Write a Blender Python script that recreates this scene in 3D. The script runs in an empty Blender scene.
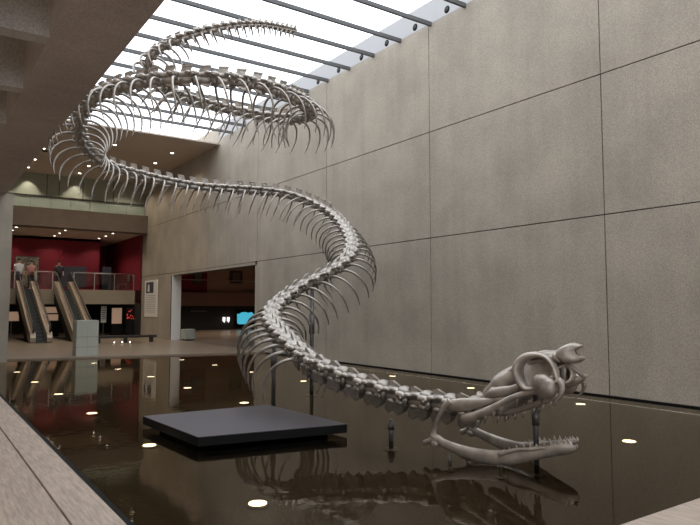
import bpy, bmesh, math, random
from mathutils import Vector, Matrix
random.seed(7)
S = bpy.context.scene
COL = S.collection

# ------------------------------------------------------------------ camera
cam = bpy.data.cameras.new('camera'); cam_o = bpy.data.objects.new('camera', cam); COL.objects.link(cam_o)
cam.sensor_width = 36.0; cam.lens = 36.0*630/700; cam.clip_end = 200
YAW, PITCH = math.radians(34.7), math.radians(4.13)
cam_o.location = (0, 0, 1.65)
cam_o.rotation_euler = (math.pi/2 + PITCH, 0, -YAW)
S.camera = cam_o
CAM = Vector(cam_o.location)

# ------------------------------------------------------------------ sky, large lights, exposure
S.view_settings.view_transform = 'Standard'; S.view_settings.look = 'None'
S.view_settings.gamma = 1.0; S.view_settings.use_curve_mapping = False
S.view_settings.exposure = 0.0
S.cycles.use_denoising = True
S.cycles.max_bounces = 10; S.cycles.diffuse_bounces = 4; S.cycles.transparent_max_bounces = 12
S.cycles.sample_clamp_indirect = 6.0
W = bpy.data.worlds.new('overcast_sky'); S.world = W; W.use_nodes = True
W.node_tree.nodes['Background'].inputs[0].default_value = (0.97, 0.985, 1.0, 1)
W.node_tree.nodes['Background'].inputs[1].default_value = 2.9

def area(name, loc, rot, sx, sy, energy, col=(1, 1, 1), portal=False):
    l = bpy.data.lights.new(name, 'AREA'); l.shape = 'RECTANGLE'; l.size = sx; l.size_y = sy
    l.energy = energy; l.color = col
    if portal: l.cycles.is_portal = True
    o = bpy.data.objects.new(name, l); COL.objects.link(o); o.location = loc; o.rotation_euler = rot
    return o
area('skylight_portal', (6.5, 11.2, 9.75), (0, 0, 0), 8.6, 28.6, 1, portal=True)
area('window_portal', (-1.0, -5.25, 3.8), (-math.pi/2, 0, 0), 11.5, 2.9, 1, portal=True)
# unseen fill lights added under the balcony and over the lower hall (warm)
area('shop_fill', (5.5, 40.5, 1.8), (0, 0, 0), 6, 3, 8, (1, .8, .6))
area('lower_hall_fill', (-4, 7, 6.05), (0, 0, 0), 6, 18, 260, (1, .93, .84))
def spot(name, loc, to, energy, ang, col=(1, .9, .75)):
    l = bpy.data.lights.new(name, 'SPOT'); l.energy = energy; l.spot_size = math.radians(ang); l.spot_blend = .6
    l.color = col; l.shadow_soft_size = .06
    o = bpy.data.objects.new(name, l); COL.objects.link(o); o.location = loc
    o.rotation_euler = (Vector(to)-Vector(loc)).to_track_quat('-Z', 'Y').to_euler(); return o
for xs in (14.5, 18.5, 22):
    for ys in (33, 39): spot('side_hall_fill', (xs, ys, 4.9), (xs, ys, 0), 260, 120, (1, .82, .68))  # fill spots without fittings, added to brighten the side hall
spot('gallery_spot', (4.7, 35.95, 8.6), (4.7, 36.3, 7.0), 60, 80)
spot('gallery_spot', (7.0, 35.95, 8.6), (7.0, 36.3, 7.0), 45, 80)

# ------------------------------------------------------------------ materials
def nt(name):
    m = bpy.data.materials.new(name); m.use_nodes = True
    t = m.node_tree; return m, t, t.nodes['Principled BSDF']
def mat(name, col, rough=.6, metal=0., var=.0, scale=8., stretch=(1, 1, 1), bump=0., emit=None, es=0., spec=.5, detail=6):
    m, t, p = nt(name)
    p.inputs['Base Color'].default_value = (*col, 1); p.inputs['Roughness'].default_value = rough
    p.inputs['Metallic'].default_value = metal; p.inputs['Specular IOR Level'].default_value = spec
    if var or bump:
        tc = t.nodes.new('ShaderNodeTexCoord'); mp = t.nodes.new('ShaderNodeMapping'); nz = t.nodes.new('ShaderNodeTexNoise')
        mp.inputs['Scale'].default_value = stretch; nz.inputs['Scale'].default_value = scale; nz.inputs['Detail'].default_value = detail
        t.links.new(tc.outputs['Object'], mp.inputs['Vector']); t.links.new(mp.outputs[0], nz.inputs['Vector'])
        if var:
            r = t.nodes.new('ShaderNodeValToRGB'); r.color_ramp.elements[0].position = .3; r.color_ramp.elements[1].position = .7
            r.color_ramp.elements[0].color = (*[c*(1-var) for c in col], 1); r.color_ramp.elements[1].color = (*[min(1, c*(1+var)) for c in col], 1)
            t.links.new(nz.outputs['Fac'], r.inputs[0]); t.links.new(r.outputs[0], p.inputs['Base Color'])
        if bump:
            b = t.nodes.new('ShaderNodeBump'); b.inputs['Strength'].default_value = bump; b.inputs['Distance'].default_value = .02
            t.links.new(nz.outputs['Fac'], b.inputs['Height']); t.links.new(b.outputs[0], p.inputs['Normal'])
    if emit:
        p.inputs['Emission Color'].default_value = (*emit, 1); p.inputs['Emission Strength'].default_value = es
    return m
def concrete(name, col):
    # blotchy cast concrete with faint vertical board marks and fine speckle
    m, t, p = nt(name); p.inputs['Roughness'].default_value = .75
    tc = t.nodes.new('ShaderNodeTexCoord')
    def noise(sc, st, det):
        mp = t.nodes.new('ShaderNodeMapping'); mp.inputs['Scale'].default_value = st
        n = t.nodes.new('ShaderNodeTexNoise'); n.inputs['Scale'].default_value = sc; n.inputs['Detail'].default_value = det
        t.links.new(tc.outputs['Object'], mp.inputs['Vector']); t.links.new(mp.outputs[0], n.inputs['Vector']); return n
    a = noise(.9, (1, 1, 1), 8); b = noise(1.6, (1, 2.2, .12), 3); c = noise(42, (1, 1, 1), 4)
    def mul(x, y, f):
        mx = t.nodes.new('ShaderNodeMix'); mx.data_type = 'RGBA'; mx.blend_type = 'MULTIPLY'; mx.inputs[0].default_value = f
        t.links.new(x, mx.inputs[6]); t.links.new(y, mx.inputs[7]); return mx.outputs[2]
    def ramp(n, lo, hi):
        r = t.nodes.new('ShaderNodeValToRGB'); r.color_ramp.elements[0].position = .3; r.color_ramp.elements[1].position = .7
        r.color_ramp.elements[0].color = (lo, lo, lo, 1); r.color_ramp.elements[1].color = (hi, hi, hi, 1)
        t.links.new(n.outputs['Fac'], r.inputs[0]); return r.outputs[0]
    rgb = t.nodes.new('ShaderNodeRGB'); rgb.outputs[0].default_value = (*col, 1)
    o = mul(rgb.outputs[0], ramp(a, .84, 1.08), 1); o = mul(o, ramp(b, .94, 1.03), 1); o = mul(o, ramp(c, .76, 1.18), 1)
    t.links.new(o, p.inputs['Base Color'])
    bp = t.nodes.new('ShaderNodeBump'); bp.inputs['Strength'].default_value = .25; bp.inputs['Distance'].default_value = .01
    t.links.new(c.outputs['Fac'], bp.inputs['Height']); t.links.new(bp.outputs[0], p.inputs['Normal'])
    return m
M = dict(
    concrete=concrete('cast_concrete', (.42, .368, .295)),
    beamc=concrete('beam_concrete', (.58, .50, .45)),
    coffer=concrete('coffer_concrete', (.62, .58, .53)),
    shadowgap=mat('shadow_gap', (.05, .045, .04), .9),
    lowceil=mat('brown_ceiling', (.56, .47, .39), .8, var=.05, scale=2),
    stone=mat('limestone', (.49, .395, .32), .55, var=.24, scale=9, stretch=(5, .5, 1), bump=.05),
    rearfloor=mat('rear_floor', (.26, .2, .145), .3, var=.1, scale=3),
    poolfloor=mat('pool_pebbles', (.027, .020, .012), .7, var=.95, scale=34, bump=.3),
    black=mat('black_edge', (.010, .010, .010), .8, spec=.2),
    plat=mat('black_platform', (.078, .07, .082), .38, var=.05, scale=20),
    bar=mat('skylight_bar', (.10, .10, .10), .6),
    red=mat('red_wall', (.21, .004, .018), .7, var=.05, scale=2),
    fascia=mat('fascia_brown', (.17, .13, .10), .8, var=.06, scale=3),
    peach=mat('peach_wall', (.40, .27, .21), .8),
    pinkf=mat('pink_fascia', (.26, .15, .135), .8),
    greenw=mat('green_grey_wall', (.34, .36, .29), .7, var=.08, scale=1.2),
    greeng=mat('green_glass_band', (.36, .42, .36), .25, var=.05, scale=2),
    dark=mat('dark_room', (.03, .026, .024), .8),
    balc=mat('balcony_plaster', (.36, .30, .22), .8, var=.05, scale=3),
    metal=mat('cast_aluminium', (.44, .40, .355), .40, metal=.58, var=.3, scale=9, bump=.12),
    bonep=mat('cast_aluminium_skull', (.46, .405, .35), .42, metal=.5, var=.34, scale=6, bump=.2),
    steel=mat('steel_post', (.16, .155, .15), .45, metal=.6),
    lamp=mat('lamp_white', (1, 1, 1), .5, emit=(1, .93, .78), es=9),
    poollamp=mat('pool_lamp', (1, 1, 1), .5, emit=(1, .92, .74), es=5.5),
    rim=mat('lamp_rim', (.25, .25, .24), .35, metal=.8),
    white=mat('white_card', (.80, .78, .74), .6),
    plinth=mat('plinth_grey', (.42, .43, .37), .5),
    skylit=mat('skylit_wall_strip', (.46, .46, .46), .7),
    grey=mat('print_grey', (.25, .25, .25), .7),
    ink=mat('print_dark', (.05, .05, .07), .7),
    escside=mat('escalator_side', (.45, .38, .29), .35, metal=.3),
    step=mat('escalator_steps', (.06, .065, .06), .5),
    rubber=mat('handrail_rubber', (.02, .02, .02), .5),
    railsteel=mat('rail_steel', (.55, .52, .5), .3, metal=.8),
    cyan=mat('screen_cyan', (.05, .3, .4), .4, emit=(.08, .55, .75), es=.75),
    glowwhite=mat('sign_white', (.8, .8, .8), .4, emit=(1, 1, 1), es=1.1),
    peachglow=mat('lit_panel', (.5, .3, .2), .5, emit=(1, .66, .45), es=.2),
    redglow=mat('red_lights', (.4, .02, .02), .5, emit=(1, .08, .05), es=.5),
    skin=mat('skin', (.45, .28, .2), .6), hair=mat('hair', (.03, .02, .015), .7),
    shirt=mat('shirt_white', (.62, .64, .66), .8), shirt2=mat('shirt_rose', (.4, .2, .19), .8), cloth=mat('dark_cloth', (.03, .03, .04), .8),
    mosaic=mat('patterned_board', (.17, .15, .12), .7, var=.8, scale=9, detail=3),
    benchm=mat('dark_bench', (.03, .025, .022), .4),
)
def glass_mat(name, tint, gl=.08):
    m = bpy.data.materials.new(name); m.use_nodes = True; t = m.node_tree; t.nodes.clear()
    o = t.nodes.new('ShaderNodeOutputMaterial'); mx = t.nodes.new('ShaderNodeMixShader'); tr = t.nodes.new('ShaderNodeBsdfTransparent')
    g = t.nodes.new('ShaderNodeBsdfGlossy'); g.inputs['Roughness'].default_value = .03; tr.inputs[0].default_value = (*tint, 1)
    mx.inputs[0].default_value = gl
    t.links.new(tr.outputs[0], mx.inputs[1]); t.links.new(g.outputs[0], mx.inputs[2]); t.links.new(mx.outputs[0], o.inputs[0]); return m
M['pane'] = glass_mat('skylight_pane', (.95, .97, 1), .04)
M['railglass'] = glass_mat('balustrade_glass', (.78, .74, .74), .06)
def water_mat():
    m = bpy.data.materials.new('pool_water'); m.use_nodes = True; t = m.node_tree; t.nodes.clear()
    o = t.nodes.new('ShaderNodeOutputMaterial'); mx = t.nodes.new('ShaderNodeMixShader'); tr = t.nodes.new('ShaderNodeBsdfTransparent')
    g = t.nodes.new('ShaderNodeBsdfGlossy'); fr = t.nodes.new('ShaderNodeFresnel')
    tr.inputs[0].default_value = (.66, .56, .42, 1); g.inputs['Roughness'].default_value = .03; g.inputs[0].default_value = (.94, .88, .78, 1); fr.inputs[0].default_value = 1.28
    tc = t.nodes.new('ShaderNodeTexCoord'); nz = t.nodes.new('ShaderNodeTexNoise'); nz.inputs['Scale'].default_value = 5; nz.inputs['Detail'].default_value = 2
    b = t.nodes.new('ShaderNodeBump'); b.inputs['Strength'].default_value = .12; b.inputs['Distance'].default_value = .01
    t.links.new(tc.outputs['Object'], nz.inputs['Vector']); t.links.new(nz.outputs['Fac'], b.inputs['Height'])
    t.links.new(b.outputs[0], g.inputs['Normal']); t.links.new(b.outputs[0], fr.inputs['Normal'])
    t.links.new(fr.outputs[0], mx.inputs[0]); t.links.new(tr.outputs[0], mx.inputs[1]); t.links.new(g.outputs[0], mx.inputs[2])
    t.links.new(mx.outputs[0], o.inputs[0]); return m
M['water'] = water_mat()

# ------------------------------------------------------------------ mesh helpers
class MB:
    def __init__(s): s.v = []; s.f = []; s.sm = []
    def add(s, vs, fs, smooth=False):
        n = len(s.v); s.v += [Vector(v) for v in vs]; s.f += [tuple(i+n for i in f) for f in fs]; s.sm += [smooth]*len(fs)
        return s
    def box(s, x0, x1, y0, y1, z0, z1):
        vs = [(x, y, z) for z in (z0, z1) for y in (y0, y1) for x in (x0, x1)]
        return s.add(vs, [(0, 2, 3, 1), (4, 5, 7, 6), (0, 1, 5, 4), (2, 6, 7, 3), (0, 4, 6, 2), (1, 3, 7, 5)])
    def prism(s, poly, ext, top=None):          # poly in 3D, extruded by vector ext both ways
        e = Vector(ext); n = len(poly); vs = [Vector(p)-e for p in poly]+[Vector(p)+e for p in poly]
        fs = [tuple(range(n))[::-1], tuple(range(n, 2*n))]+[(i, (i+1) % n, n+(i+1) % n, n+i) for i in range(n)]
        return s.add(vs, fs)
    def tube(s, path, rad, seg=10, side=None, cap=True, closed=False):
        # path: points; rad: radius or (side radius, other radius) per point; side: fixed sideways vector
        P = [Vector(p) for p in path]; n = len(P); vs = []
        prev = None
        for i, p in enumerate(P):
            if closed: t = (P[(i+1) % n]-P[i-1]).normalized()
            else: t = (P[min(i+1, n-1)]-P[max(i-1, 0)]).normalized()
            if side is not None: a = Vector(side)
            else: a = prev if prev is not None else (Vector((0, 0, 1)) if abs(t.z) < .9 else Vector((1, 0, 0)))
            a = (a-t*a.dot(t)).normalized(); b = t.cross(a); prev = a
            r = rad[i] if isinstance(rad, (list, tuple)) else rad
            ra, rb = r if isinstance(r, (list, tuple)) else (r, r)
            for k in range(seg):
                q = 2*math.pi*k/seg; vs.append(p+a*ra*math.cos(q)+b*rb*math.sin(q))
        fs = []
        m = n if closed else n-1
        for i in range(m):
            j = (i+1) % n
            for k in range(seg):
                l = (k+1) % seg; fs.append((i*seg+k, i*seg+l, j*seg+l, j*seg+k))
        if cap and not closed: fs += [tuple(range(seg))[::-1], tuple((n-1)*seg+k for k in range(seg))]
        return s.add(vs, fs, True)
    def ball(s, c, r, seg=10, rings=6, M3=None):
        rx, ry, rz = r if isinstance(r, (list, tuple)) else (r, r, r); c = Vector(c); vs = []; fs = []
        for i in range(rings+1):
            th = math.pi*i/rings
            for k in range(seg):
                q = 2*math.pi*k/seg; d = Vector((rx*math.sin(th)*math.cos(q), ry*math.sin(th)*math.sin(q), rz*math.cos(th)))
                vs.append(c+(M3 @ d if M3 else d))
        for i in range(rings):
            for k in range(seg):
                l = (k+1) % seg; fs.append((i*seg+k, (i+1)*seg+k, (i+1)*seg+l, i*seg+l))
        return s.add(vs, fs, True)
    def disc(s, c, r, h, axis='z', seg=20):
        c = Vector(c); ax = {'z': Vector((0, 0, 1)), 'x': Vector((1, 0, 0)), 'y': Vector((0, 1, 0))}[axis]
        return s.tube([c-ax*h/2, c+ax*h/2], r, seg)
    def mesh(s, name, m):
        me = bpy.data.meshes.new(name); me.from_pydata([tuple(v) for v in s.v], [], s.f)
        me.polygons.foreach_set('use_smooth', s.sm); me.materials.append(m)
        bm = bmesh.new(); bm.from_mesh(me); bmesh.ops.remove_doubles(bm, verts=bm.verts, dist=1e-6)
        bmesh.ops.recalc_face_normals(bm, faces=bm.faces); bm.to_mesh(me); bm.free()
        return me
    def build(s, name, m, parent=None, loc=(0, 0, 0), bevel=0):
        o = bpy.data.objects.new(name, s.mesh(name, m)); COL.objects.link(o); o.location = loc
        if parent: o.parent = parent
        if bevel:
            b = o.modifiers.new('bevel', 'BEVEL'); b.width = bevel; b.segments = 2; b.limit_method = 'ANGLE'
        return o
def tag(o, label, cat, group=None):
    o['label'] = label; o['category'] = cat
    if group: o['group'] = group
    return o
def empty(name, loc, label, cat, group=None, rz=0):
    o = bpy.data.objects.new(name, None); COL.objects.link(o); o.location = loc; o.rotation_euler = (0, 0, rz)
    o.empty_display_size = .1
    return tag(o, label, cat, group)
def struct(name, boxes, m, bevel=0):
    b = MB()
    for x in boxes: b.box(*x)
    o = b.build(name, m, bevel=bevel); o['kind'] = 'structure'; return o
def smooth_curve(P, n):
    P = [Vector(p) for p in P]; Q = [2*P[0]-P[1]]+P+[2*P[-1]-P[-2]]; out = []
    for i in range(1, len(Q)-2):
        a, b, c, d = Q[i-1:i+3]
        for k in range(n):
            t = k/n; out.append(.5*(2*b+(c-a)*t+(2*a-5*b+4*c-d)*t*t+(3*b-a-3*c+d)*t**3))
    return out+[P[-1]]

# ------------------------------------------------------------------ the room
XW = 10.72                       # face of the great concrete wall
YJ = [-2.8, 2.1, 7.0, 11.9, 16.8, 21.7, 26.6, 31.5, 36.4]
ZJ = [0.0, 3.42, 6.15, 9.6]
g = .011
boxes = [(XW+.03, XW+.45, -5.2, 21.85, 0, 9.6), (XW+.03, XW+.45, 21.85, 31.3, 3.3, 9.6), (XW+.03, XW+.45, 31.3, 36.6, 0, 9.6)]
back = struct('wall_right_core', boxes, M['shadowgap']); back.name = 'wall_right'
b = MB()
for i in range(len(YJ)-1):
    for j in range(3):
        y0, y1, z0, z1 = YJ[i]+g, YJ[i+1]-g, ZJ[j]+(g if j else .03), ZJ[j+1]-g
        if j == 0 and y1 > 21.9 and y0 < 31.2:
            if y0 < 21.85: b.box(XW, XW+.031, y0, 21.85, z0, z1)
            z0 = 3.3
            if y1 > 31.3: y1 = y1
        b.box(XW, XW+.031, y0, y1, z0, z1)
    # the panel beyond the opening goes down to the floor
pan = b.build('wall_right_panels', M['concrete']); pan.name = 'wall_right_panel'; pan.parent = back
struct('trim_50', [(XW-.004, XW+.03, -5.2, 25.4, 8.99, 9.6)], M['skylit'])  # paler strip of wall, skylight brightness put into its colour
# jamb of the opening (lighter return)
struct('trim_1', [(XW, XW+.47, 31.25, 31.3, 0, 3.3)], M['white'])
# black strip painting in the shadow line between wall and water
struct('base_shade_strip', [(XW-.012, XW+.03, 2.8, 21.2, -.1, .022)], M['black'])

# pool
FL = .05                         # top of the stone edge above the water
struct('floor', [(-9, 1.022, -5.2, 48, -.2, FL), (1.042, 1.37, -5.2, 48, -.2, FL-.001), (1.38, XW, 1.95, 2.80, -.2, FL-.001), (1.38, XW, -5.2, 1.935, -.2, FL), (1.3, XW, 1.9, 2, -.2, .0)], M['stone'])
b = MB(); b.prism([(1.36, 22.75, FL-.10), (XW+.5, 20.85, FL-.10), (XW+.5, 48, FL-.10), (1.36, 48, FL-.10)], (0, 0, .10)); o = b.build('floor_rear', M['rearfloor']); o['kind'] = 'structure'
b = MB(); b.box(11.1, 25, 17, 48, -.15, FL); o = b.build('floor_side_hall', M['rearfloor']); o['kind'] = 'structure'
struct('pool_basin', [(1.3, XW+.1, 2.7, 23, -.4, -.12)], M['poolfloor'])
struct('trim_2', [(1.37, 1.45, 2.75, 22.8, -.12, .012), (1.40, XW, 2.78, 2.85, -.12, .012)], M['black'])
b = MB(); b.add([(1.40, 2.80, 0), (XW, 2.80, 0), (XW, 20.93, 0), (1.40, 22.76, 0)], [(0, 1, 2, 3)]); o = b.build('pool_water', M['water']); o['kind'] = 'structure'

# skylight: bars and glass over the pool
b = MB(); y = 10.58-1.23*11
bars = []
while y < 25.3:
    bars.append((2.2, XW+.03, y-.035, y+.035, 8.92, 9.02)); y += 1.23
for k, x in enumerate(bars):
    o = struct('trim_%d' % (k+3), [x], M['bar'])
struct('window_1', [(2.2, XW+.03, -3.1, 25.45, 9.6, 9.615)], M['pane'])
struct('added_end_pane', [(2.25, XW+.03, 25.47, 25.49, 8.81, 9.6)], M['pane'])  # added pane, lets white sky show where a header would stand
struct('ceiling_low', [(2.2, XW+.03, 25.45, 36.6, 8.75, 8.81), (2.2, XW+.5, -5.3, -3.1, 8.75, 9.7)], M['lowceil'])
# long downstand beam on the left, with its column; cross beams and slab of the lower hall
struct('beam', [(1.33, 2.25, -5.2, 36.6, 5.2, 9.7)], M['beamc'])
struct('column', [(1.36, 2.45, 22.0, 23.0, -.12, 5.2)], M['concrete'])
cb = []
yy = 8.87-2.36*5
for k in range(12):
    cb.append((-9, 1.33, yy, yy+.28, 5.2, 6.1)); yy += 2.36
struct('ceiling_cross_beams', cb, M['coffer'])
struct('ceiling', [(-9, 1.33, -5.2, 48, 6.1, 6.4)], M['coffer'])
struct('wall_left', [(-9.3, -9, -5.2, 48, 0, 6.4)], M['concrete'])
# wall behind the photographer, with a broad window
struct('wall_front', [(-9, -6.7, -5.4, -5.2, 0, 9.7), (4.7, XW+.4, -5.4, -5.2, 0, 9.7), (-6.7, 4.7, -5.4, -5.2, 0, 2.4), (-6.7, 4.7, -5.4, -5.2, 5.2, 9.7)], M['concrete'])
struct('window_2', [(-6.7, 4.7, -5.32, -5.3, 2.4, 5.2)], M['pane'])

# far end: upper gallery, fascia, red room, balcony
struct('trim_40', [(-9, XW, 35.5, 36.4, 5.85, 6.82)], M['fascia'])
struct('wall_gallery', [(-9, XW, 36.35, 36.6, 6.7, 8.75)], M['greenw'])
gp = MB()
for k in range(-5, 8):
    x0 = 4.3+(k-.5)*.98; gp.box(x0+.012, min(x0+.968, XW), 36.1, 36.13, 6.82, 7.46)
o = gp.build('trim_41', M['greeng']); o['kind'] = 'structure'
struct('trim_42', [(-9, XW, 36.05, 36.17, 7.46, 7.54)], M['shadowgap'])
struct('trim_43', [(x-.015, x+.015, 36.33, 36.36, 7.5, 8.75) for x in (5.6, 6.2, 7.4, 9.0)], M['shadowgap'])
struct('ceiling_gallery', [(-9, XW+.3, 36.4, 45, 5.85, 5.95), (-9, 9.37, 40.73, 45, 5.70, 5.95)], M['lowceil'])
struct('wall_red', [(-9, 9.37, 40.73, 40.95, 2.67, 5.85), (9.37, XW+.3, 44.5, 44.7, 2.67, 5.85), (9.3, 9.37, 40.8, 44.6, 2.67, 5.85), (10.65, 10.9, 36.6, 44.6, 2.67, 5.85)], M['red'])
struct('floor_balcony', [(-9, 10.66, 37.5, 45, 1.87, 2.67)], M['balc'])
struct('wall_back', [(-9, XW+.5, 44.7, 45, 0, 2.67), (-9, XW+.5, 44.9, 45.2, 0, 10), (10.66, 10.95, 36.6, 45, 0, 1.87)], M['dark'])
# side hall seen through the opening
struct('ceiling_side_hall', [(11.1, 25, 17, 45, 5.0, 5.2)], M['lowceil'])
struct('wall_side_hall', [(11.1, 17.70, 44, 44.2, 2.75, 5.0)], M['red'])
struct('wall_side_hall_peach', [(17.70, 25, 44.0, 44.2, 2.75, 5.0)], M['peach'])
struct('trim_44', [(11.1, 25, 43.6, 44.0, 1.8, 2.78)], M['pinkf'])
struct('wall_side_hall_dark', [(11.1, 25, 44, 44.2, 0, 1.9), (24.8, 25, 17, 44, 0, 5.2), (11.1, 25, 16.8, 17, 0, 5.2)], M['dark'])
struct('trim_45', [(11.1, 25, 43.55, 43.6, 3.64, 3.70)], M['railsteel'])

# ------------------------------------------------------------------ the snake
SPINE = [(5.305, 4.981, 0.539), (5.233, 5.266, 0.509), (5.14, 5.566, 0.525), (5.027, 5.938, 0.537), (4.907, 6.316, 0.601), (4.782, 6.679, 0.673), (4.685, 7.046, 0.762), (4.626, 7.509, 0.862), (4.67, 8.025, 0.981), (4.779, 8.612, 1.141), (4.969, 9.331, 1.302), (5.179, 9.915, 1.457), (5.518, 10.41, 1.65), (5.928, 10.735, 1.843), (6.384, 10.905, 2.069), (6.899, 10.975, 2.286), (7.425, 11.097, 2.539), (7.913, 11.428, 2.82), (8.35, 11.977, 3.16), (8.778, 12.896, 3.639), (9.002, 13.836, 4.125), (8.931, 14.737, 4.536), (8.532, 15.378, 4.813), (7.885, 15.826, 4.927), (7.109, 16.12, 4.945), (6.312, 16.307, 4.943), (5.504, 16.38, 5.001), (4.697, 16.331, 5.083), (3.918, 16.018, 5.135), (3.344, 15.564, 5.264), (2.972, 14.97, 5.436), (2.778, 14.253, 5.641), (2.742, 13.427, 5.743), (2.829, 12.637, 5.786), (3.064, 11.744, 5.75), (3.469, 10.978, 5.716), (4.02, 10.474, 5.697), (4.688, 10.255, 5.716), (5.319, 10.305, 5.729), (5.985, 10.574, 5.761), (6.571, 11.019, 5.808), (6.949, 11.609, 5.857), (6.988, 12.433, 5.981), (6.66, 13.147, 6.151), (6.159, 13.737, 6.359), (5.566, 14.148, 6.531), (5.069, 14.491, 6.727), (4.671, 14.767, 6.924), (4.399, 14.834, 7.157), (4.285, 14.548, 7.309), (4.304, 14.17, 7.45), (4.449, 13.705, 7.535), (4.729, 13.268, 7.632), (5.109, 12.883, 7.747), (5.556, 12.452, 7.815), (5.997, 12.025, 7.791), (6.308, 11.688, 7.678), (6.507, 11.428, 7.567)]
HEAD = {'n0': (5.145, 5.56, 0.0), 'e': (0.2548, -0.967, 0.0), 'n': (-0.967, -0.2548, -0.0)}
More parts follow.
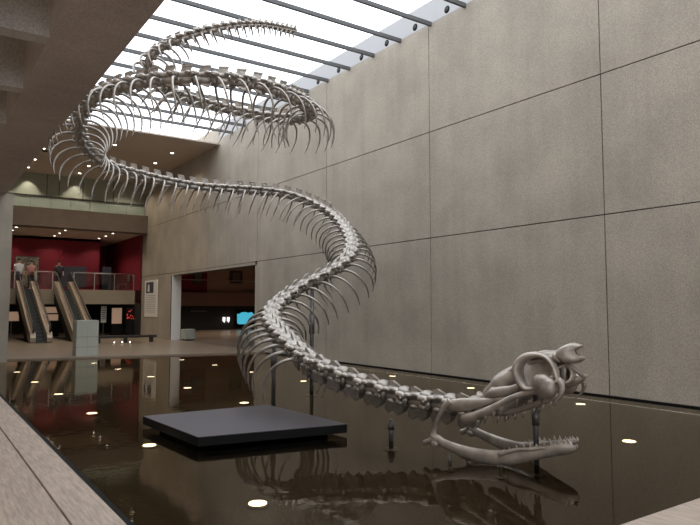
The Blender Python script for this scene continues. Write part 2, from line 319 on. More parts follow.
SK = {
    'mandible': [(0.03, 0.4, 0.143, 0.022, 0.03), (0.11, 0.4, 0.176, 0.03, 0.035), (0.183, 0.39, 0.2, 0.045, 0.06), (0.27, 0.385, 0.174, 0.035, 0.05), (0.377, 0.375, 0.144, 0.035, 0.055), (0.535, 0.35, 0.109, 0.04, 0.065), (0.704, 0.31, 0.086, 0.04, 0.075), (0.87, 0.27, 0.083, 0.04, 0.08), (1.037, 0.22, 0.115, 0.04, 0.078), (1.23, 0.16, 0.168, 0.038, 0.07), (1.417, 0.1, 0.22, 0.038, 0.066), (1.524, 0.055, 0.247, 0.04, 0.065), (1.572, 0.035, 0.261, 0.03, 0.055), (1.596, 0.03, 0.268, 0.015, 0.03)],
    'mgroove': [(0.894, 0.315, 0.125, 0.01, 0.022), (1.059, 0.262, 0.191, 0.012, 0.02), (1.197, 0.205, 0.206, 0.012, 0.02), (1.338, 0.16, 0.234, 0.01, 0.012)],
    'quadrate': [(0.344, 0.33, 0.629, 0.05, 0.05), (0.291, 0.35, 0.583, 0.04, 0.035), (0.238, 0.37, 0.493, 0.026, 0.026), (0.195, 0.385, 0.392, 0.024, 0.024), (0.164, 0.39, 0.291, 0.03, 0.03), (0.157, 0.39, 0.224, 0.05, 0.05)],
    'supratemporal': [(0.286, 0.3, 0.554, 0.03, 0.04), (0.35, 0.3, 0.577, 0.05, 0.068), (0.458, 0.29, 0.592, 0.052, 0.075), (0.595, 0.27, 0.619, 0.048, 0.062), (0.753, 0.25, 0.653, 0.04, 0.042), (0.883, 0.23, 0.69, 0.03, 0.026), (0.948, 0.22, 0.705, 0.015, 0.015)],
    'jawbar': [(0.449, 0.3, 0.453, 0.03, 0.03), (0.517, 0.31, 0.456, 0.05, 0.055), (0.645, 0.32, 0.493, 0.05, 0.056), (0.777, 0.32, 0.559, 0.042, 0.048), (0.9, 0.31, 0.633, 0.036, 0.038), (1.033, 0.3, 0.711, 0.036, 0.036), (1.157, 0.28, 0.766, 0.04, 0.034), (1.257, 0.26, 0.803, 0.042, 0.038), (1.354, 0.24, 0.809, 0.045, 0.042), (1.451, 0.22, 0.835, 0.045, 0.045), (1.512, 0.19, 0.892, 0.045, 0.048), (1.536, 0.17, 0.941, 0.03, 0.035)],
    'braincase': [(0.594, 0.0, 0.655, 0.07, 0.05), (0.644, 0.0, 0.687, 0.13, 0.085), (0.73, 0.0, 0.749, 0.17, 0.1), (0.827, 0.0, 0.822, 0.2, 0.13), (0.935, 0.0, 0.905, 0.18, 0.12), (1.053, 0.0, 1.019, 0.13, 0.075), (1.168, 0.0, 1.105, 0.12, 0.05), (1.268, 0.0, 1.147, 0.13, 0.045), (1.355, 0.0, 1.161, 0.11, 0.05), (1.43, 0.0, 1.155, 0.1, 0.055)],
    'orbit': [(1.248, 0.15, 1.17), (1.168, 0.17, 1.146), (1.104, 0.19, 1.087), (1.084, 0.21, 1.005), (1.109, 0.23, 0.926), (1.166, 0.25, 0.85), (1.247, 0.26, 0.827), (1.502, 0.24, 0.905), (1.492, 0.21, 0.991), (1.44, 0.18, 1.085), (1.355, 0.15, 1.154)],
    'lobe': [(1.286, 0.27, 0.952, 0.03, 0.03), (1.318, 0.27, 0.954, 0.07, 0.075), (1.36, 0.27, 0.927, 0.1, 0.1), (1.398, 0.265, 0.88, 0.115, 0.12), (1.445, 0.255, 0.853, 0.1, 0.1), (1.491, 0.24, 0.85, 0.06, 0.06)],
    'prefront': [(1.382, 0.2, 0.913, 0.03, 0.025), (1.445, 0.2, 0.947, 0.04, 0.03), (1.485, 0.17, 0.982, 0.035, 0.03), (1.434, 0.14, 1.082, 0.035, 0.03)],
    'prefront2': [(1.457, 0.2, 1.008, 0.03, 0.02), (1.517, 0.2, 0.942, 0.035, 0.025), (1.567, 0.2, 0.902, 0.02, 0.015)],
    'snoutneck': [(1.323, 0.0, 1.149, 0.13, 0.05), (1.387, 0.0, 1.132, 0.13, 0.06), (1.451, 0.0, 1.156, 0.13, 0.07)],
    'snoutup': [(1.41, 0.0, 1.195), (1.486, 0.0, 1.26), (1.591, 0.0, 1.299), (1.692, 0.0, 1.278)],
    'snoutlow': [(1.471, 0.0, 1.095), (1.564, 0.0, 1.08), (1.647, 0.0, 1.095), (1.719, 0.0, 1.139)],
    'ring': [(1.504, -0.02, 1.065), (1.443, 0.0, 1.032), (1.423, 0.02, 0.971), (1.451, 0.04, 0.914), (1.513, 0.04, 0.888), (1.568, 0.02, 0.921), (1.583, 0.0, 0.981), (1.556, -0.02, 1.038)],
    'farface': [(1.428, -0.12, 0.878, 0.05, 0.05), (1.516, -0.14, 0.903, 0.08, 0.07), (1.596, -0.15, 0.929, 0.07, 0.05), (1.669, -0.15, 0.954, 0.02, 0.015)],
    'fang': [(1.542, 0.26, 0.939, 0.034, 0.032), (1.579, 0.28, 0.886, 0.03, 0.03), (1.581, 0.3, 0.829, 0.024, 0.024), (1.548, 0.31, 0.76, 0.014, 0.014), (1.485, 0.31, 0.686, 0.003, 0.003)],
    'uteeth': [(0.674, 0.33, 0.461), (0.77, 0.33, 0.518), (0.859, 0.32, 0.583), (0.935, 0.31, 0.631), (1.106, 0.29, 0.722), (1.369, 0.25, 0.777)],
    'jteeth': [[(0.929, 0.25, 0.15), (0.93, 0.25, 0.186)], [(0.981, 0.24, 0.166), (0.982, 0.24, 0.212)], [(1.05, 0.22, 0.182), (1.051, 0.22, 0.244)], [(1.118, 0.2, 0.194), (1.119, 0.2, 0.26)], [(1.18, 0.18, 0.205), (1.182, 0.18, 0.27)], [(1.242, 0.16, 0.22), (1.243, 0.16, 0.27)], [(1.308, 0.14, 0.236), (1.31, 0.14, 0.311)], [(1.374, 0.12, 0.252), (1.376, 0.12, 0.322)], [(1.447, 0.095, 0.263), (1.449, 0.095, 0.328)], [(1.502, 0.075, 0.272), (1.503, 0.075, 0.337)], [(1.537, 0.06, 0.28), (1.534, 0.06, 0.349)], [(1.589, 0.035, 0.298), (1.594, 0.035, 0.353)]],
    'post': [(1.114, -0.05, 0.712), (1.102, -0.05, 0.176)],
    'stub': [(0.892, 0.27, 0.035), (0.342, 0.38, 0.097)]}
curve = smooth_curve(SPINE, 40)
arc = [0]
for a, c in zip(curve, curve[1:]): arc.append(arc[-1]+(c-a).length)
TOT = arc[-1]
def at(s):
    lo = 0; hi = len(arc)-1
    while hi-lo > 1:
        m = (lo+hi)//2
        if arc[m] <= s: lo = m
        else: hi = m
    f = (s-arc[lo])/(arc[hi]-arc[lo]); return curve[lo].lerp(curve[hi], f)
ROOT = Vector((5.0, 6.2, 0))
snake = empty('snake_skeleton', ROOT, 'giant silver-grey snake skeleton coiling up from the dark pool to the skylight', 'skeleton sculpture')

def vertebra(kind):
    b = MB()
    # centrum, with ball at the rear and cup in front
    b.tube([(-.175, 0, -.02), (-.15, 0, -.02), (-.11, 0, -.02), (-.02, 0, -.02), (.08, 0, -.02), (.15, 0, -.02)],
           [.02, .055, .075, .062, .082, .095], 10, side=(0, 1, 0))
    # neural arch: waisted roof
    b.tube([(-.16, 0, .06), (-.13, 0, .068), (-.06, 0, .07), (.03, 0, .07), (.10, 0, .065), (.15, 0, .06)],
           [(.06, .03), (.135, .05), (.085, .062), (.085, .06), (.135, .048), (.08, .02)], 12, side=(0, 1, 0))
    for sy in (-1, 1):
        b.ball((.10, .125*sy, .06), (.085, .06, .05)); b.ball((-.125, .11*sy, .078), (.06, .055, .035), 8, 5)
        b.tube([(.11, .12*sy, .05), (.13, .19*sy, .03)], [.035, .015], 8)
        b.ball((.07, .085*sy, -.055), (.06, .05, .055), 8, 6)           # rib facet
    if kind == 'tail':
        b.prism([(.06, 0, .1), (-.1, 0, .1), (-.14, 0, .23), (.0, 0, .23)], (0, .02, 0))
        for sy in (-1, 1): b.tube([(.05, .07*sy, -.03), (.03, .16*sy, -.16), (-.03, .2*sy, -.38)], [.045, .04, .018], 8)
    else:
        if kind == 'trunk':
            b.prism([(.06, 0, .10), (-.12, 0, .10), (-.165, 0, .25), (.005, 0, .24)], (0, .016, 0))
            b.prism([(.005, 0, .215), (-.155, 0, .22), (-.17, 0, .25), (.015, 0, .238)], (0, .032, 0))
        elif kind == 'fore':                     # low ridges behind the neck
            b.prism([(.08, 0, .10), (-.10, 0, .10), (-.16, 0, .20), (-.06, 0, .19)], (0, .015, 0))
            b.tube([(-.13, 0, .075), (-.02, 0, .09), (.10, 0, .08)], [(.16, .03), (.12, .045), (.16, .03)], 12, side=(0, 1, 0))
        else:
            b.prism([(.11, 0, .09), (-.10, 0, .10), (-.165, 0, .165), (-.10, 0, .185)], (0, .028, 0))
            b.ball((.085, 0, .085), (.10, .12, .075), 12, 8)               # rounded shoulder of the arch
            b.tube([(-.14, 0, .07), (-.05, 0, .085), (.10, 0, .07)], [(.15, .035), (.10, .05), (.13, .04)], 12, side=(0, 1, 0))
        if kind == 'neck':
            for sy in (-1, 1): b.prism([(.09, .07*sy, -.08), (-.12, .07*sy, -.08), (-.16, .03*sy, -.20), (-.11, .012*sy, -.25), (-.02, .035*sy, -.17)], (0, .012, 0))
            for sy in (-1, 1):
                b.prism([(.12, .115*sy, -.06), (.0, .115*sy, -.06), (-.02, .06*sy, -.18), (.05, .035*sy, -.235), (.11, .065*sy, -.17)], (0, .018, 0))
                b.ball((-.05, .10*sy, -.06), (.06, .035, .03), 8, 5)
        else: b.prism([(.07, 0, -.07), (-.13, 0, -.07), (-.15, 0, -.15), (-.06, 0, -.13)], (0, .014, 0))
    return b
VB = {k: vertebra(k) for k in ('neck', 'fore', 'trunk', 'tail')}
VM = {k: VB[k].mesh('vertebra_'+k, M['metal']) for k in VB}
RIBP = [(.07, .085, -.06), (.065, .20, -.045), (.05, .33, -.085), (.02, .44, -.17), (-.02, .52, -.30), (-.06, .555, -.46), (-.10, .54, -.63), (-.13, .49, -.80)]
RIBR = [.04, .027, .025, .024, .022, .02, .016, .006]
def rib(sy, thick=1.0):
    p = smooth_curve([(x, y*sy, z) for x, y, z in RIBP], 3); r = smooth_curve([(q, 0, 0) for q in RIBR], 3)
    return MB().tube(p, [max(q.x*thick, .004) for q in r], 7)
RB = {s: rib(s) for s in (-1, 1)}; RBT = {s: rib(s, 1.9) for s in (-1, 1)}; RM = {s: RB[s].mesh('rib', M['metal']) for s in (-1, 1)}

verts = []; s = .06
while s < TOT-.03:
    k = 1.0
    u = max(0, (s/TOT-.86)/.14); k = 1-.5*u; L = .325*(1-.72*u**1.3)
    p = at(min(s+L/2, TOT)); t = (at(max(s, 0))-at(min(s+L, TOT))).normalized()     # points to the head
    up = Vector((0, 0, 1)); up = (up-t*up.dot(t)).normalized(); y = up.cross(t)
    R = Matrix((t, y, up)).transposed()
    f = s/TOT
    kind = 'neck' if s < 3.3 else ('fore' if s < 11.5 else ('tail' if f > .925 else 'trunk'))
    rs = 0
    if s > 2.75: rs = .97+.05*math.sin(s*.4)
    if f > .82: rs = max(.5, 1-(f-.82)/.105*.45)
    if f > .925: rs = 0
    if s < 3.2 and rs: rs = .92
    w = k*(.93 if s < 3.2 else 1.0)
    verts.append(dict(p=p, R=R, k=k, w=w, kind=kind, rs=rs, L=L, d=(p-CAM).length)); s += L
order = sorted(range(len(verts)), key=lambda i: verts[i]['d']/verts[i]['k']); single = set(order[:100])
ribs = [(i, sy) for i, v in enumerate(verts) if v['rs'] for sy in (-1, 1)]
ribs.sort(key=lambda q: verts[q[0]]['d']/verts[q[0]]['rs']+(0 if q[0] in single else 1e3)); rsingle = set(ribs[:100])
vrest, rrest = MB(), MB()
def xf(v, sc):
    m = Matrix.Translation(v['p']-ROOT) @ v['R'].to_4x4()
    return m @ Matrix.Diagonal((*sc, 1))
for i, v in enumerate(verts):
    sc = (v['L']/.325, v['w'], v['w'])
    if i in single:
        o = bpy.data.objects.new('vertebra', VM[v['kind']]); COL.objects.link(o); o.parent = snake
        o.matrix_local = Matrix.Translation(v['p']-ROOT) @ v['R'].to_4x4(); o.scale = sc
    else: vrest.add([xf(v, sc) @ q for q in VB[v['kind']].v], VB[v['kind']].f, True)
    for sy in (-1, 1):
        if not v['rs']: continue
        rsc = (v['rs'],)*3
        if (i, sy) in rsingle:
            r = bpy.data.objects.new('rib', RM[sy]); COL.objects.link(r); r.parent = o
            r.scale = tuple(a/b_ for a, b_ in zip(rsc, sc))
        else: rrest.add([xf(v, rsc) @ q for q in (RB if v['rs'] > .85 else RBT)[sy].v], RB[sy].f, True)
if vrest.v: vrest.build('vertebra', M['metal'], snake)['kind'] = 'stuff'
if rrest.v: rrest.build('rib', M['metal'], snake)['kind'] = 'stuff'

# skull, in its own frame: (along the snout, sideways, up)
HN, HE, HS = Vector(HEAD['n0']), Vector(HEAD['e']), Vector(HEAD['n'])
def hw(a, w, z): return HN+HE*a+HS*w+Vector((0, 0, z))-ROOT
skull = None
def head_tube(key, sy=1, seg=14, sub=4):
    L = SK[key]; p = smooth_curve([(a, w*sy, z) for a, w, z, *_ in L], sub); r = smooth_curve([(q[3], q[4], 0) for q in L], sub)
    return [hw(*q) for q in p], [(q.x, q.y) for q in r]
def add_tube(b, key, sy=1, seg=14, sub=4):
    p, r = head_tube(key, sy, seg, sub); b.tube(p, [(max(a, .002), max(c, .002)) for a, c in r], seg, side=HS); return b
bc = MB(); add_tube(bc, 'braincase', seg=18)
for sy in (-1, 1): bc.ball(hw(.655, .07*sy, .665), (.07, .07, .06)); 
add_tube(bc, 'snoutneck')
for sy in (-1, 1):
    bc.tube([hw(a_, w_*sy, z_) for a_, w_, z_ in smooth_curve([(.64, .10, .64), (.72, .19, .69), (.80, .23, .74), (.90, .22, .77), (1.02, .20, .80), (1.12, .17, .86)], 4)], [.035+.02*math.sin(i_*.16) for i_ in range(21)], 10)
    bc.tube([hw(a_, w_*sy, z_) for a_, w_, z_ in smooth_curve([(.72, .08, .78), (.86, .11, .90), (.98, .12, .99), (1.1, .11, 1.06), (1.25, .10, 1.11), (1.42, .10, 1.15)], 4)], [.03]*21, 10)
    bc.ball(hw(.80, .20*sy, .735), (.075, .06, .075))
p = [hw(*q) for q in [(.95, 0, .80), (1.12, 0, .86), (1.3, 0, .92), (1.42, 0, .99)]]
bc.tube(p, [(.05, .06), (.035, .07), (.03, .07), (.03, .05)], 10, side=HS)      # bar between the eye sockets
skull = bc.build('skull', M['bonep'], snake)
skull['label'] = 'cast metal skull with gaping jaws and hollow eye socket'
def sub(b, name, parent=None): return b.build(name, M['bonep'], parent or skull)
for sy in (1, -1):
    b = MB(); pts = [hw(a, w*sy, z) for a, w, z in SK['orbit']]
    pts = smooth_curve([(q.x, q.y, q.z) for q in pts+pts[:1]], 3)[:-1]; n = len(pts)
    c = sum(pts, Vector())/n; rr = []
    for i, q in enumerate(pts):
        th = 2*math.pi*i/n; rr.append((.075+.035*math.sin(th), .034+.014*math.sin(th)))
    b.tube(pts, rr, 10, side=HS, closed=True)
    # thin bony cup behind the rim
    inner = [q.lerp(c, .10)-HS*sy*.03 for q in pts]; deep = [q.lerp(c, .45)-HS*sy*.085 for q in pts]
    k = len(b.v); b.add(inner+deep+[c-HS*sy*.095], [(i, (i+1) % n, n+(i+1) % n, n+i) for i in range(n)]+[(n+i, n+(i+1) % n, 2*n) for i in range(n)], True)
    sub(b, 'eye_socket')
    b = MB(); F = Matrix((HE, HS, Vector((0, 0, 1)))).transposed() @ Matrix.Rotation(.5, 3, 'Y')
    b.ball(hw(1.335, .27*sy, .90), (.075, .07, .09), 16, 10, F); b.ball(hw(1.41, .265*sy, .85), (.115, .09, .115), 18, 12, F); b.ball(hw(1.37, .27*sy, .885), (.10, .085, .105), 16, 10, F)
    sub(b, 'cheek_bone')
    b = add_tube(MB(), 'prefront', sy); add_tube(b, 'prefront2', sy); sub(b, 'prefrontal_bone')
    sub(add_tube(MB(), 'supratemporal', sy), 'temporal_bone')
    sub(add_tube(MB(), 'quadrate', sy), 'quadrate_bone')
    sub(add_tube(MB(), 'jawbar', sy), 'upper_jaw')
    for a, w, z in SK['uteeth']:
        b = MB(); b.tube([hw(a, w*sy, z+.03), hw(a-.005, w*sy, z-.03), hw(a-.022, w*sy*.98, z-.10)], [.026, .02, .003], 8); sub(b, 'tooth')
    # inner tooth row of the palate
    b = MB(); pal = [(.72, .13, .50), (.9, .12, .53), (1.1, .11, .60), (1.3, .09, .69), (1.45, .07, .77)]
    b.tube([hw(a, w*sy, z) for a, w, z in pal], [.02, .03, .032, .03, .015], 10, side=HS); sub(b, 'palate_bone')
    for a, w, z in smooth_curve(pal, 2)[1:-1]:
        b = MB(); b.tube([hw(a, w*sy, z-.03), hw(a-.02, w*sy, z-.105)], [.015, .002], 7); sub(b, 'tooth')
    sub(add_tube(MB(), 'fang', sy), 'fang')
# snout: flaring cup of bone open to the front
b = MB(); rows = []
up_, lo_ = smooth_curve(SK['snoutup'], 5), smooth_curve(SK['snoutlow'], 5); n = len(up_)
for i in range(n):
    t = i/(n-1); u, l = up_[i], lo_[i]; ring = []
    c = (u+l)/2; hv = (u-l)/2; wid = .085+.06*math.sin(math.pi*min(1, t*1.1))
    for k in range(14):
        q = math.pi*2*k/14; v = c+hv*math.cos(q)
        pull = -.085*t*(math.sin(q)**2)                        # side walls set back behind the two lips
        ring.append((v.x+pull, wid*math.sin(q)*(1-.45*t*math.sin(q)**4), v.z))
    rows.append(ring)
outer = [hw(*q) for r in rows for q in r]; fs = [(i*14+k, i*14+(k+1) % 14, (i+1)*14+(k+1) % 14, (i+1)*14+k) for i in range(n-1) for k in range(14)]
b.add(outer, fs+[tuple(range(14))], True)
o = sub(b, 'snout'); md = o.modifiers.new('solid', 'SOLIDIFY'); md.thickness = .03; md.offset = -1
b = MB(); pts = [hw(*q) for q in smooth_curve(SK['ring']+SK['ring'][:1], 3)[:-1]]; n = len(pts); c = sum(pts, Vector())/n
b.tube(pts, [(.06, .022)]*n, 9, side=HS, closed=True)
b.add([q-HS*.05 for q in pts]+[c-HS*.1], [(i, (i+1) % n, n) for i in range(n)], True); sub(b, 'nasal_ring')
b = add_tube(MB(), 'farface'); sub(b, 'far_cheek_bone')
b = MB(); b.tube([hw(1.5, .02, 1.1), hw(1.6, .0, 1.03), hw(1.68, -.05, .95)], [.03, .022, .02], 8); b.tube([hw(1.5, 0, 1.09), hw(1.49, 0, .98), hw(1.5, 0, .90)], [.035, .03, .035], 8); sub(b, 'nasal_strut')
# lower jaws
for sy in (1, -1):
    b = add_tube(MB(), 'mandible', sy, 14); add_tube(b, 'mgroove', sy, 8)
    a, w, z = .181, .39*sy, .16; b.ball(hw(a, w, z), (.06, .055, .05))
    j = b.build('mandible', M['bonep'], snake)
    for q0, q1 in SK['jteeth']:
        t = MB(); A = hw(q0[0], q0[1]*sy, q0[2]-.01); B = hw(q1[0], q1[1]*sy, q1[2]); Mid = A.lerp(B, .55)+HE*.008
        t.tube([A, Mid, B], [.021, .014, .002], 8); sub(t, 'tooth', j)

# ------------------------------------------------------------------ supports in the pool
def post(x, y, z1, r, label, cuff=True):
    e = empty('support_post', (x, y, -.12), label, 'post', None)
    MB().disc((0, 0, .015), r*3.2, .03).build('base_plate', M['steel'], e)
    MB().tube([(0, 0, .02), (0, 0, z1+.03)], r, 12).build('pole', M['steel'], e)
    if cuff: MB().tube([(0, 0, .55*(z1+.12)), (0, 0, .72*(z1+.12))], r*1.45, 12).build('collar', M['steel'], e)
    return e
h = hw(1.15, -.05, .84)+ROOT
post(h.x, h.y, .84, .028, 'dark steel post rising through the open jaws to hold up the skull')
post(4.967, 6.274, 0.354, 0.030, 'thin steel post under the neck between platform and skull')
post(4.918, 9.305, 1.304, 0.035, 'steel post behind the platform, under the lowest left bend of the spine')
post(6.652, 10.963, 2.157, 0.040, 'steel post below the middle of the rising spine near the wall')
for (a, w, z), lab in zip(((.90, .27, -.03), (.35, .38, .06)), ('short stub propping the middle of the near lower jaw', 'short stub propping the rear of the near lower jaw')):
    q = hw(a, w, 0)+ROOT; e = empty('jaw_stub', (q.x, q.y, -.12), lab, 'support', None)
    MB().tube([(0, 0, 0), (0, 0, .12+max(.02, z))], .022, 10).build('pin', M['steel'], e); MB().disc((0, 0, .012), .06, .02).build('base_plate', M['steel'], e)

# black platform floating over a recessed base
PQ = [(2.706, 8.984), (2.804, 7.17), (4.704, 6.861), (4.627, 8.932)]; PC = Vector((3.7, 7.9, -.12))
e = empty('display_platform', PC, 'flat square black platform hovering just above the pool', 'platform')
b = MB(); b.prism([(x-PC.x, y-PC.y, .2615) for x, y in PQ], (0, 0, .0045)); b.build('top_surface', M['plat'], e)
b = MB(); b.prism([(x-PC.x, y-PC.y, .206) for x, y in PQ], (0, 0, .051)); b.build('platform_slab', M['black'], e)
b = MB(); b.prism([((x-PC.x)*.82, (y-PC.y)*.82, .0775) for x, y in PQ], (0, 0, .0775)); b.build('recessed_base', M['black'], e)

# lights sunk in the pool
POOL = [((2.61, 5.22), 'round white pool light, nearest of the left row, beside the stone edge'), ((2.55, 8.17), 'round white pool light, second nearest of the left row, beside the stone edge'), ((2.52, 11.17), 'round white pool light, third nearest of the left row, beside the stone edge'), ((2.51, 14.0), 'round white pool light, fourth nearest of the left row, beside the stone edge'), ((2.44, 16.57), 'round white pool light, fifth nearest of the left row, beside the stone edge'), ((2.41, 19.42), 'round white pool light, farthest of the left row, beside the stone edge'), ((5.1, 10.79), 'round white pool light, nearest of the second row from the stone edge'), ((5.02, 13.49), 'round white pool light, second nearest of the second row from the stone edge'), ((5.06, 16.21), 'round white pool light, third nearest of the second row from the stone edge'), ((4.9, 18.73), 'round white pool light, fourth nearest of the second row from the stone edge'), ((4.8, 21.19), 'round white pool light, farthest of the second row from the stone edge'), ((7.8, 4.83), 'round white pool light, nearest of the third row from the stone edge'), ((7.76, 13.14), 'round white pool light, second nearest of the third row from the stone edge'), ((7.69, 15.77), 'round white pool light, third nearest of the third row from the stone edge'), ((7.67, 18.35), 'round white pool light, fourth nearest of the third row from the stone edge'), ((7.54, 20.85), 'round white pool light, farthest of the third row from the stone edge'), ((10.06, 7.16), 'round white pool light, nearest of the row beside the concrete wall'), ((10.09, 9.94), 'round white pool light, second nearest of the row beside the concrete wall'), ((10.19, 12.8), 'round white pool light, farthest of the row beside the concrete wall')]
for (x, y), lab in POOL:
    e = empty('pool_light', (x, y, -.12), lab, 'light', 'round lights sunk in the pool')
    MB().disc((0, 0, .012), .105, .024).build('rim', M['rim'], e)
    MB().disc((0, 0, .026), .082, .012).build('lens', M['poollamp'], e)

# round black openings high in the concrete wall, one in each bay of the skylight
names = ['nearest the camera', 'second from the camera', 'third from the camera', 'fourth from the camera', 'fifth from the camera', 'sixth from the camera', 'seventh from the camera', 'eighth from the camera']
for k in range(8):
    y = 11.2-1.225+1.225*k
    e = empty('wall_vent', (XW, y, 9.12), 'small round black vent at top of the concrete wall, '+names[k], 'vent', 'round vents under the skylight')
    MB().tube([(-.008, 0, 0), (.0, 0, 0)], .095, 20).build('vent_ring', M['black'], e)
    MB().tube([(-.012, 0, 0), (-.006, 0, 0)], .06, 16).build('vent_hole', M['shadowgap'], e)

# ceiling downlights
def downlight(x, y, z, lab, grp, r=.075, en=110):
    e = empty('downlight', (x, y, z), lab, 'light', grp)
    MB().disc((0, 0, -.006), r*1.35, .012).build('rim', M['rim'], e); MB().disc((0, 0, -.014), r, .01).build('bulb', M['lamp'], e)
    spot('downlight_beam', (x, y, z-.05), (x, y, 0), en, 125, (1, .87, .7))
for col_, xs in ((('row along the concrete wall'), 9.5), ('middle row', 6.95), ('row beside the long beam', 4.5)):
    for q, y in zip(('nearest', 'second', 'third', 'farthest'), (28.05, 30.5, 33.0, 35.1)):
        downlight(xs, y, 8.75, 'small round downlight in the high brown ceiling, %s of the %s' % (q, col_), 'downlights in the high ceiling')
for col_, xs in (('right', 9.1), ('middle', 6.62), ('left', 4.26)):
    for q, y in zip(('front', 'middle', 'rear'), (36.6, 38.2, 39.8)):
        downlight(xs, y, 5.85, 'tiny downlight in the ceiling of the red room, %s one of the %s row' % (q, col_), 'downlights in the red room', .05, 55)
for k, (x, y) in enumerate(((4.75, 30.2), (4.62, 31.0), (4.85, 29.3))):
    e = empty('ceiling_speaker', (x, y, 8.75), 'dark round speaker in the high ceiling by the beam, %s of three' % ('middle', 'farthest', 'nearest')[k], 'speaker')
    MB().disc((0, 0, -.01), .12, .02).build('grille', M['shadowgap'], e); MB().tube([(0, 0, -.012), (0, 0, 0)], .14, 18).build('rim', M['black'], e)

# ------------------------------------------------------------------ the far end
def escalator(x0, x1, lab):
    yb, yt, H = 32.2, 37.45, 2.62; w = .24
    e = empty('escalator', ((x0+x1)/2, yb, FL), lab, 'escalator'); cx = (x0+x1)/2
    R_ = yt-yb
    for xa in (x0, x1-w):
        a = xa-cx; b = MB()
        prof = [(.05, 0), (-.35, .03), (-.42, .25), (-.3, .47), (.0, .52), (R_-.1, H+.42), (R_+.3, H+.42), (R_+.3, H+.02), (R_+.05, H-.1)]
        b.prism([(a+w/2, y_, z_) for y_, z_ in prof], (w/2, 0, 0)); p_ = b.build('balustrade', M['escside'], e, bevel=.02)
        gb = MB(); gb.prism([(a+w/2, y_, z_) for y_, z_ in [(-.38, .4), (-.3, .82), (0, .88), (R_, H+.86), (R_+.8, H+.86), (R_+.8, H+.1), (R_-.1, H+.3)]], (.03, 0, 0)); gb.build('glass_panel', M['railglass'], p_)
        hb = MB(); hb.tube([(a+w/2, y_, z_+.02) for y_, z_ in [(-.42, .45), (-.44, .66), (-.31, .86), (0, .9), (R_, H+.88), (R_+.8, H+.88)]], [(.04, .03)]*6, 8, side=(1, 0, 0)); hb.build('handrail', M['rubber'], p_)
    b = MB(); b.prism([(x0-cx+.02, y_, z_) for y_, z_ in [(.1, .02), (R_, H-.16), (R_, H-.75), (1.4, .02)]], (0, 0, 0)) if 0 else b.box(x0-cx+.03, x1-cx-.03, .35, R_, 0, .01)
    b.prism([((x1-w*.5-cx)*sx_, y_, z_) for sx_ in (-1,) for y_, z_ in [(.1, .0), (R_, H-.12), (R_, H-.7), (1.5, .0)]], (.08, 0, 0)); b.prism([((x1-w*.5-cx), y_, z_) for y_, z_ in [(.1, .0), (R_, H-.12), (R_, H-.7), (1.5, .0)]], (.08, 0, 0))
    b.build('truss', M['black'], e)
    b = MB(); n = 16; a0, a1 = x0+w+.005-cx, x1-w-.005-cx
    for k in range(n):
        y_ = (yt-yb)*k/n; z_ = H*(k+1)/n; b.box(a0, a1, y_, (yt-yb)*(k+1)/n+.02, max(0, z_-.34), z_)
    b.build('steps', M['step'], e)
    MB().box(a0, a1, -.5, 0, 0, .02).build('landing_plate', M['step'], e)
escalator(4.42, 5.36, 'left escalator, with people at its top')
escalator(6.28, 7.26, 'right escalator, partly behind the pale plinth')

def railing(x0, x1, lab, np_):
    e = empty('balcony_railing', ((x0+x1)/2, 37.6, 2.67), lab, 'railing', 'glass railings of the balcony'); c = (x0+x1)/2
    MB().tube([(x0-c, 0, .95), (x1-c, 0, .95)], .03, 8).build('top_rail', M['railsteel'], e)
    for k in range(np_):
        x = x0-c+(x1-x0)*k/(np_-1); MB().box(x-.02, x+.02, -.02, .02, 0, .93).build('rail_post', M['railsteel'], e)
    for k in range(np_-1):
        xa = x0-c+(x1-x0)*k/(np_-1); xb = x0-c+(x1-x0)*(k+1)/(np_-1); MB().box(xa+.04, xb-.04, -.006, .006, .06, .88).build('glass_panel', M['railglass'], e)
railing(2.6, 4.38, 'short glass balcony railing left of both escalators', 3)
railing(5.42, 6.24, 'short glass balcony railing between the two escalators', 2)
railing(7.32, 10.6, 'long glass balcony railing from right escalator to the concrete wall', 4)

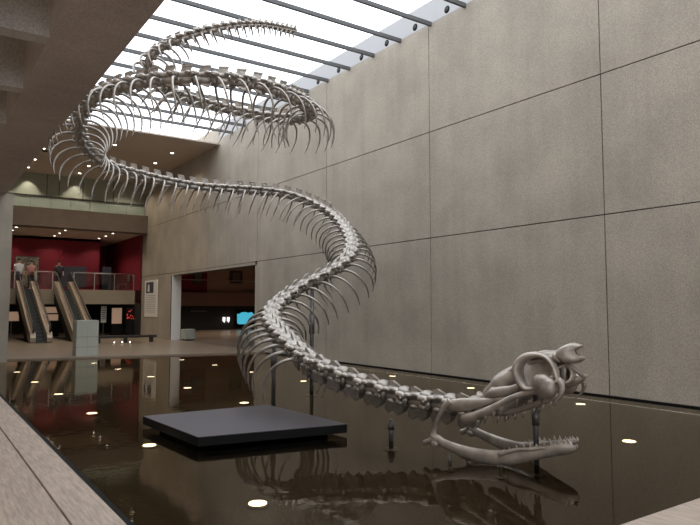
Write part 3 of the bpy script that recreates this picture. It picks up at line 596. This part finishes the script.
def person(x, y, z, hgt, shirt, rz, lab):
    e = empty('person', (x, y, z), lab, 'person', None, rz); k = hgt/1.75
    J = [(0, 0, .93, .14), (0, 0, 1.15, .125), (0, 0, 1.38, .13), (0, 0, 1.50, .055), (0, -.01, 1.58, .075), (0, -.015, 1.67, .085),
         (.19, 0, 1.40, .055), (.24, .02, 1.14, .042), (.22, -.12, .92, .034), (.22, -.17, .85, .03),
         (-.19, 0, 1.40, .055), (-.24, .03, 1.14, .042), (-.23, -.08, .90, .034), (-.23, -.12, .83, .03),
         (.09, 0, .88, .085), (.10, -.01, .48, .058), (.10, .02, .08, .042), (.10, -.14, .035, .035),
         (-.09, 0, .88, .085), (-.10, -.03, .48, .058), (-.10, .03, .08, .042), (-.10, -.13, .035, .035)]
    E = [(0, 1), (1, 2), (2, 3), (3, 4), (4, 5), (2, 6), (6, 7), (7, 8), (8, 9), (2, 10), (10, 11), (11, 12), (12, 13), (0, 14), (14, 15), (15, 16), (16, 17), (0, 18), (18, 19), (19, 20), (20, 21)]
    me = bpy.data.meshes.new('body'); me.from_pydata([(a*k, b_*k, c*k) for a, b_, c, r in J], E, []); me.materials.append(M['skin'])
    o = bpy.data.objects.new('body', me); COL.objects.link(o); o.parent = e
    sk = o.modifiers.new('skin', 'SKIN'); sd = o.modifiers.new('sub', 'SUBSURF'); sd.levels = 1; sd.render_levels = 1
    me.skin_vertices[0].data[0].use_root = True
    for v, j in zip(me.skin_vertices[0].data, J): v.radius = (j[3]*k, j[3]*k)
    b = MB(); P = lambda i: Vector(J[i][:3])*k
    b.tube([(0, 0, .86*k), (0, 0, 1.1*k), (0, 0, 1.38*k), (0, 0, 1.47*k)], [(.2*k, .15*k), (.18*k, .145*k), (.22*k, .15*k), (.09*k, .08*k)], 12, side=(1, 0, 0))
    for i, j in ((6, 7), (10, 11)): b.tube([P(i)+Vector((0, 0, .02)), P(j)], [.075*k, .06*k], 9)
    b.build('shirt', M[shirt], e)
    b = MB()
    for i in (14, 18): b.tube([P(i)+Vector((0, 0, .06)), P(i+1), P(i+2)], [.115*k, .08*k, .065*k], 10)
    b.build('trousers', M['cloth'], e)
    b = MB(); b.ball((0, .015*k, 1.69*k), (.095*k, .1*k, .095*k)); b.build('hair', M['hair'], e)
    b = MB()
    b.ball((0, -.115*k, 1.645*k), (.012*k, .02*k, .02*k), 6, 4)
    b.build('nose', M['skin'], e)
    for sx in (-1, 1): MB().ball((.032*sx*k, -.095*k, 1.665*k), .011*k, 6, 4).build('eye', M['hair'], e)
person(4.72, 38.75, 2.67, 1.7, 'shirt', .3, 'person in a white top standing at the head of the left escalator')
person(5.35, 38.9, 2.67, 1.62, 'shirt2', -.2, 'person in a rose top just right of the person in white')
person(6.75, 38.8, 2.67, 1.65, 'cloth', .1, 'person in dark clothes at the head of the right escalator')

def slab(name, x0, x1, y, z0, z1, m, lab, cat, th=.04, bev=0):
    e = empty(name, ((x0+x1)/2, y, z0), lab, cat); w = (x1-x0)/2
    return e, MB().box(-w, w, -th, 0, 0, z1-z0).build('panel', m, e)
e, _ = slab('patterned_board', 4.75, 5.98, 40.70, 2.9, 4.62, M['mosaic'], 'grey patterned board on the red wall behind the people', 'board')
b = MB(); [b.box(*q) for q in ((-.65, .65, -.06, 0, -.04, 0), (-.65, .65, -.06, 0, 1.72, 1.76), (-.65, -.615, -.06, 0, 0, 1.72), (.615, .65, -.06, 0, 0, 1.72))]; b.build('frame', M['shadowgap'], e)
e, _ = slab('dark_board', 7.1, 8.6, 40.70, 2.9, 4.15, M['ink'], 'low dark board on the red wall behind the right escalator', 'board')
e = empty('display_stand', (9.55, 39.6, 2.67), 'dark standing display behind the long balcony railing', 'display stand')
MB().box(-.25, .25, -.05, .05, .1, 1.45).build('panel', M['ink'], e); MB().box(-.3, .3, -.2, .2, 0, .1).build('base', M['black'], e)
e = empty('picture_frame', (10.64, 38.7, 3.2), 'small dark framed picture on the red side wall', 'picture')
MB().box(-.03, 0, -.35, .35, 0, .5).build('frame', M['ink'], e); MB().box(-.035, -.02, -.27, .27, .07, .43).build('picture', M['grey'], e)
e = empty('wall_disc', (10.64, 37.75, 3.42), 'round pale disc on the red side wall beside the concrete corner', 'sign')
MB().disc((-.02, 0, 0), .2, .03, 'x').build('disc', M['peach'], e); MB().disc((-.03, 0, 0), .12, .03, 'x').build('centre', M['fascia'], e)
# under the balcony
e, _ = slab('notice_board', 4.05, 4.75, 38.4, .95, 1.45, M['peachglow'], 'small pale notice left of the left escalator under the balcony', 'sign'); MB().box(-.03, .03, -.03, 0, -.90, 0).build('stand', M['steel'], e)
e = empty('lit_display_case', (6.45, 38.9, FL), 'glowing peach display case between the escalators', 'display case')
MB().box(-.36, .36, -.2, .2, 0, .85).build('base', M['black'], e)
for k in range(2): MB().box(-.32, .32, -.21, .15, .9+.42*k, 1.24+.42*k).build('lit_shelf', M['peachglow'], e)
e = empty('banner_stand', (9.2, 38.6, FL), 'narrow white banner standing under the balcony right of the escalators', 'banner')
MB().box(-.15, .15, -.02, .02, .75, 1.72).build('cloth', M['white'], e); MB().box(-.02, .02, .02, .05, 0, 1.0).build('pole', M['steel'], e)
b = MB(); [b.box(-.1, .1, -.026, -.02, .95+.12*k, .99+.12*k) for k in range(5)]; b.build('print', M['ink'], e)
e = empty('lit_sign', (9.95, 38.6, FL), 'wide peach lit panel beside the narrow white banner', 'sign')
MB().box(-.28, .28, -.03, .03, .68, 1.6).build('panel', M['peachglow'], e); MB().box(-.3, .3, -.15, .15, 0, .68).build('base', M['black'], e)
e = empty('red_light_display', (10.55, 37.55, FL), 'dark stand dotted with red lights beside the concrete corner', 'display')
MB().box(-.35, .1, -.05, .05, 0, 1.6).build('stand', M['black'], e)
for k in range(14):
    MB().ball((random.uniform(-.32, .07), -.06, random.uniform(.95, 1.5)), .035, 6, 4).build('red_light', M['redglow'], e)
# plinths, bench and floor lamps on the rear floor
e = empty('information_plinth', (4.90, 22.95, FL), 'tall pale grey panelled plinth on the far edge of the pool', 'plinth')
for i in range(2):
    for z0, z1 in ((0, .28), (.29, .62), (.63, 1.18)): MB().box(-.35+.352*i, -.002+.352*i, -.3, .3, z0, z1).build('panel', M['plinth'], e)
MB().box(-.345, .345, -.29, .29, .0, 1.17).build('core', M['shadowgap'], e)
e = empty('low_plinth', (11.35, 30.6, FL), 'low pale block just inside the wall opening', 'plinth')
MB().box(-.27, .27, -.3, .3, .05, .55).build('block', M['plinth'], e, bevel=.01); MB().box(-.22, .22, -.25, .25, 0, .05).build('foot', M['black'], e)
e = empty('long_bench', (8.2, 30.2, FL), 'long low dark bench in front of the far wall', 'bench')
MB().box(-1.4, 1.4, -.2, .2, .22, .33).build('seat', M['benchm'], e, bevel=.01)
for x in (-1.2, 0, 1.2): MB().box(x-.05, x+.05, -.15, .15, 0, .22).build('leg', M['benchm'], e)
for k, x in enumerate((7.55, 7.9, 8.25)):
    e = empty('floor_lamp_spot', (x, 29.6, FL), '%s of three small white floor lights before the bench' % ('leftmost', 'middle', 'rightmost')[k], 'light', 'floor lights before the bench')
    MB().disc((0, 0, .02), .05, .04).build('rim', M['rim'], e); MB().ball((0, 0, .04), .03, 8, 6).build('bulb', M['lamp'], e)
# poster on the concrete wall
e = empty('wall_poster', (XW, 34.6, 1.17), 'tall white text poster with dark picture on the concrete wall', 'poster')
MB().box(-.03, 0, -1.1, 1.1, 0, 2.0).build('sheet', M['white'], e)
b = MB(); b.box(-.036, -.03, -.45, .85, 1.3, 1.9); b.build('picture', M['ink'], e)
b = MB(); b.add([(-.038, .2, 1.35), (-.038, .6, 1.4), (-.038, .5, 1.8), (-.038, .25, 1.75)], [(0, 1, 2, 3)]); b.build('picture_highlight', M['white'], e)
b = MB(); [b.box(-.034, -.03, -.85+.05*(k % 3), .9, 1.15-.1*k, 1.17-.1*k) for k in range(10)]; b.build('text_lines', M['grey'], e)
# side hall
for x, z, w, hh, lab in ((17.0, 3.35, .42, 1.0, 'framed dark picture on the red part of the side hall wall'), (20.0, 3.5, .5, .95, 'framed dark picture on the peach part of the side hall wall')):
    e = empty('picture_frame', (x, 44, z), lab, 'picture')
    MB().box(-w, w, -.05, 0, 0, hh).build('frame', M['ink'], e); MB().box(-w*.6, w*.6, -.06, -.04, hh*.15, hh*.85).build('picture', M['fascia'], e)
e = empty('sign_text_line', (17.1, 43.95, 1.4), 'faint white lettering strip on the dark side hall wall', 'sign')
b = MB(); [b.box(-.6+.1*k, -.6+.1*k+.06+.02*(k % 2), -.02, 0, 0, .05) for k in range(12)]; b.build('lettering', M['grey'], e)
e = empty('glowing_sign', (19.2, 43.9, .55), 'pair of glowing white marks on the dark side hall wall', 'sign')
for sx in (-1, 1):
    MB().prism([(sx*.17-.11, 0, .42), (sx*.17+.11, 0, .42), (sx*.17+.09, 0, .12), (sx*.17+.02, 0, 0), (sx*.17-.03, 0, .1), (sx*.17-.11, 0, .12)], (0, .02, 0)).build('mark', M['glowwhite'], e)
e = empty('wall_screen', (20.75, 43.85, .42), 'cyan glowing screen on the dark side hall wall', 'screen')
MB().box(-.85, .85, 0, .05, -.1, 1.1).build('housing', M['black'], e)
MB().prism([(-.68, 0, .1), (-.55, 0, .02), (.1, 0, .0), (.2, 0, .1), (.45, 0, .12), (.66, 0, .3), (.68, 0, .75), (.5, 0, .92), (.2, 0, .86), (.0, 0, .93), (-.35, 0, .9), (-.5, 0, .8), (-.7, 0, .78)], (0, .012, 0)).build('image', M['cyan'], e)
